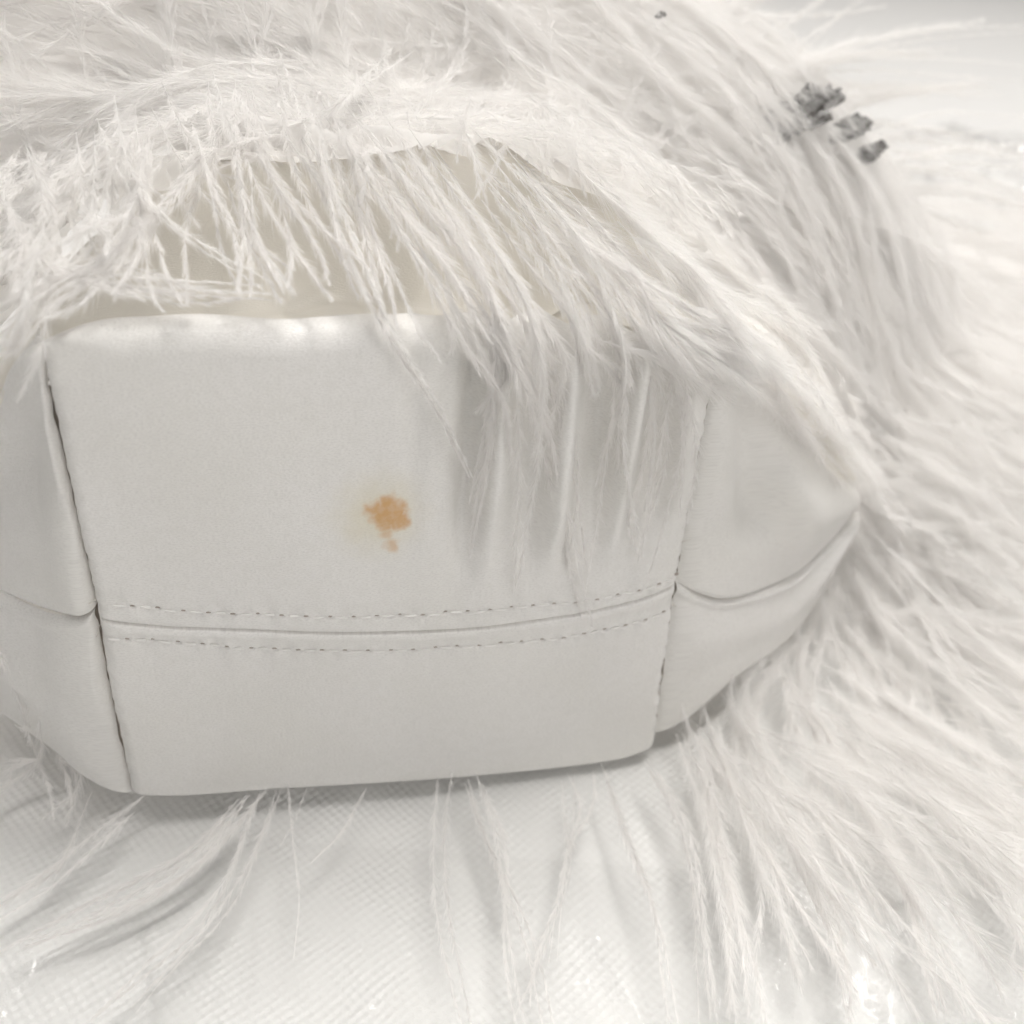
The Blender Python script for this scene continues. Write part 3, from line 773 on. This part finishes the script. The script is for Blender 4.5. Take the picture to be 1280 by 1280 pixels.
# ragged short tufts where the trim is sewn on
for _ in range(85):
    x_ = rng.uniform(-.088, .075); d = np.array([(.30 if x_ > -.045 else -.45) + rng.normal(0, .25), -rng.uniform(.5, 1), rng.normal(-.3, .2)]); L = rng.uniform(10, 26) * mm
    q = np.array([x_, rng.uniform(.030, .045), .141 + rng.uniform(-.003, .009) - .55 * max(0, abs(x_) - .035)])
    side_ = np.cross(d, [0, 0, 1]) * rng.normal(0, .35)
    P = spline([q, q + (d * .4 + side_ * .3) * L, q + (d * .75 + side_ * .6) * L + np.array([0, 0, -.1 * L]), q + (d + side_) * L + np.array([0, 0, -.3 * L])], 22)
    P[:, 2] = np.maximum(P[:, 2], .121 + .4 * np.clip(P[:, 1], 0, .05))
    spare.append(strand(P, rng.uniform(3, 6) * mm, WID * .9, rng, dens=6, open_=.8, shaft=.00008))

# the downy mass the plumes lie on
def down(name, x0, x1, y0, y1, nx, ny, keep, ang, sink):
    X, Y = np.meshgrid(np.linspace(x0, x1, nx), np.linspace(y0, y1, ny))
    c, s = math.cos(ang), math.sin(ang); U = X * c + Y * s; W = -X * s + Y * c
    st = .0022 * noise2(U * .12, W, .006, 0) + .0014 * noise2(U * .12, W, .0025, 8) + .003 * noise2(U * .4, W, .02, 16)
    E_ = env(X, Y); fade = sm(E_, -.008, .02)
    E_ = E_ + .004 * sm(Y, .033, .042) * sm(Y, .11, .07) * sm(np.abs(X), .085, .07)
    Z = np.maximum(E_ - sink * sm(Y, .05, .1) + st * fade, FLOOR - .0006) - .004 * (1 - fade)
    k = keep(X + .006 * noise2(X, Y, .01, 24), Y + .004 * noise2(X, Y, .008, 30)) & (E_ > -.006)
    F = grid_faces(ny, nx); F = F[k.ravel()[F].all(1)]
    used = np.unique(F); re_ = np.zeros(nx * ny, int); re_[used] = np.arange(len(used))
    o = mesh(name, np.stack([X, Y, Z], -1).reshape(-1, 3)[used], re_[F], FEATHER, bag); o['kind'] = 'stuff'
    return o
down('down_layer', -.06, .40, .02, .36, 380, 280, lambda x, y: (y > .033) & (x > -.055) & (y > .03 + .35 * (x - .06)) , -.5, .007)
down('down_layer', -.37, -.05, .03, .30, 260, 220, lambda x, y: (y > np.where(x > -.064, .036, .024) + .02 * np.clip(-.1 - x, 0, .1)), .15, .007)

V_, F_, off = [], [], 0
for V, F in spare: V_.append(V); F_.append(F + off); off += len(V)
fl = mesh('feather_fluff', np.vstack(V_), np.vstack(F_), FEATHER, bag, smooth=False); fl['kind'] = 'stuff'
print('feathers', count, 'pile', len(spare), 'tris', sum(len(f) for f in F_))

# dark crumpled scraps lying beyond the bag on the table
def scrap(loc, size, seed, label):
    r = np.random.default_rng(seed); n = 26
    U, W_ = np.meshgrid(np.linspace(-1, 1, n), np.linspace(-1, 1, n))
    Z = .16 * r.normal(0, 1, (n, n)); Z = (Z + np.roll(Z, 1, 0) + np.roll(Z, 1, 1)) / 2
    V = np.stack([U * size[0] + .04 * size[0] * r.normal(0, 1, (n, n)), W_ * size[1] + .04 * size[1] * r.normal(0, 1, (n, n)), np.abs(Z) * size[2] + .3 * size[2] * (1 - U ** 2)], -1)
    F = grid_faces(n, n); rr = np.sqrt(U ** 2 + W_ ** 2) +   .18 * noise2(U + seed, W_, .5, seed) ; F = F[(rr.ravel()[F] < .95).all(1)]
    o = mesh('dark_scrap', V.reshape(-1, 3), F, DARK); o.location = loc
    tag(o, label, 'scrap', 'dark scraps behind the bag'); return o
def from_bag(p):
    c, s = math.cos(YAW), math.sin(YAW)
    return (BAG_O[0] + p[0] * c - p[1] * s, BAG_O[1] + p[0] * s + p[1] * c, BAG_O[2] + p[2])


for p, sz, sd_, lb in [((125,108,128), (.0190, .0080, .0022), 3, 'largest dark crumpled scrap caught among the feathers at the back right'),
                       ((147,112,124), (.009, .004, .002), 5, 'small dark scrap right beside the largest dark scrap in the feathers'),
                       ((153,109,117), (.0075, .0035, .002), 7, 'lowest dark scrap, below the other dark scraps at the back right'),
                       ((82,108,154), (.0016, .0012, .0015), 9, 'tiny dark speck near the top of the feather pile')]:
    q = tuple(v * mm for v in p); o = scrap(from_bag(q), sz, sd_, lb); o.rotation_euler = (R(25), R(-20), YAW + R(20))
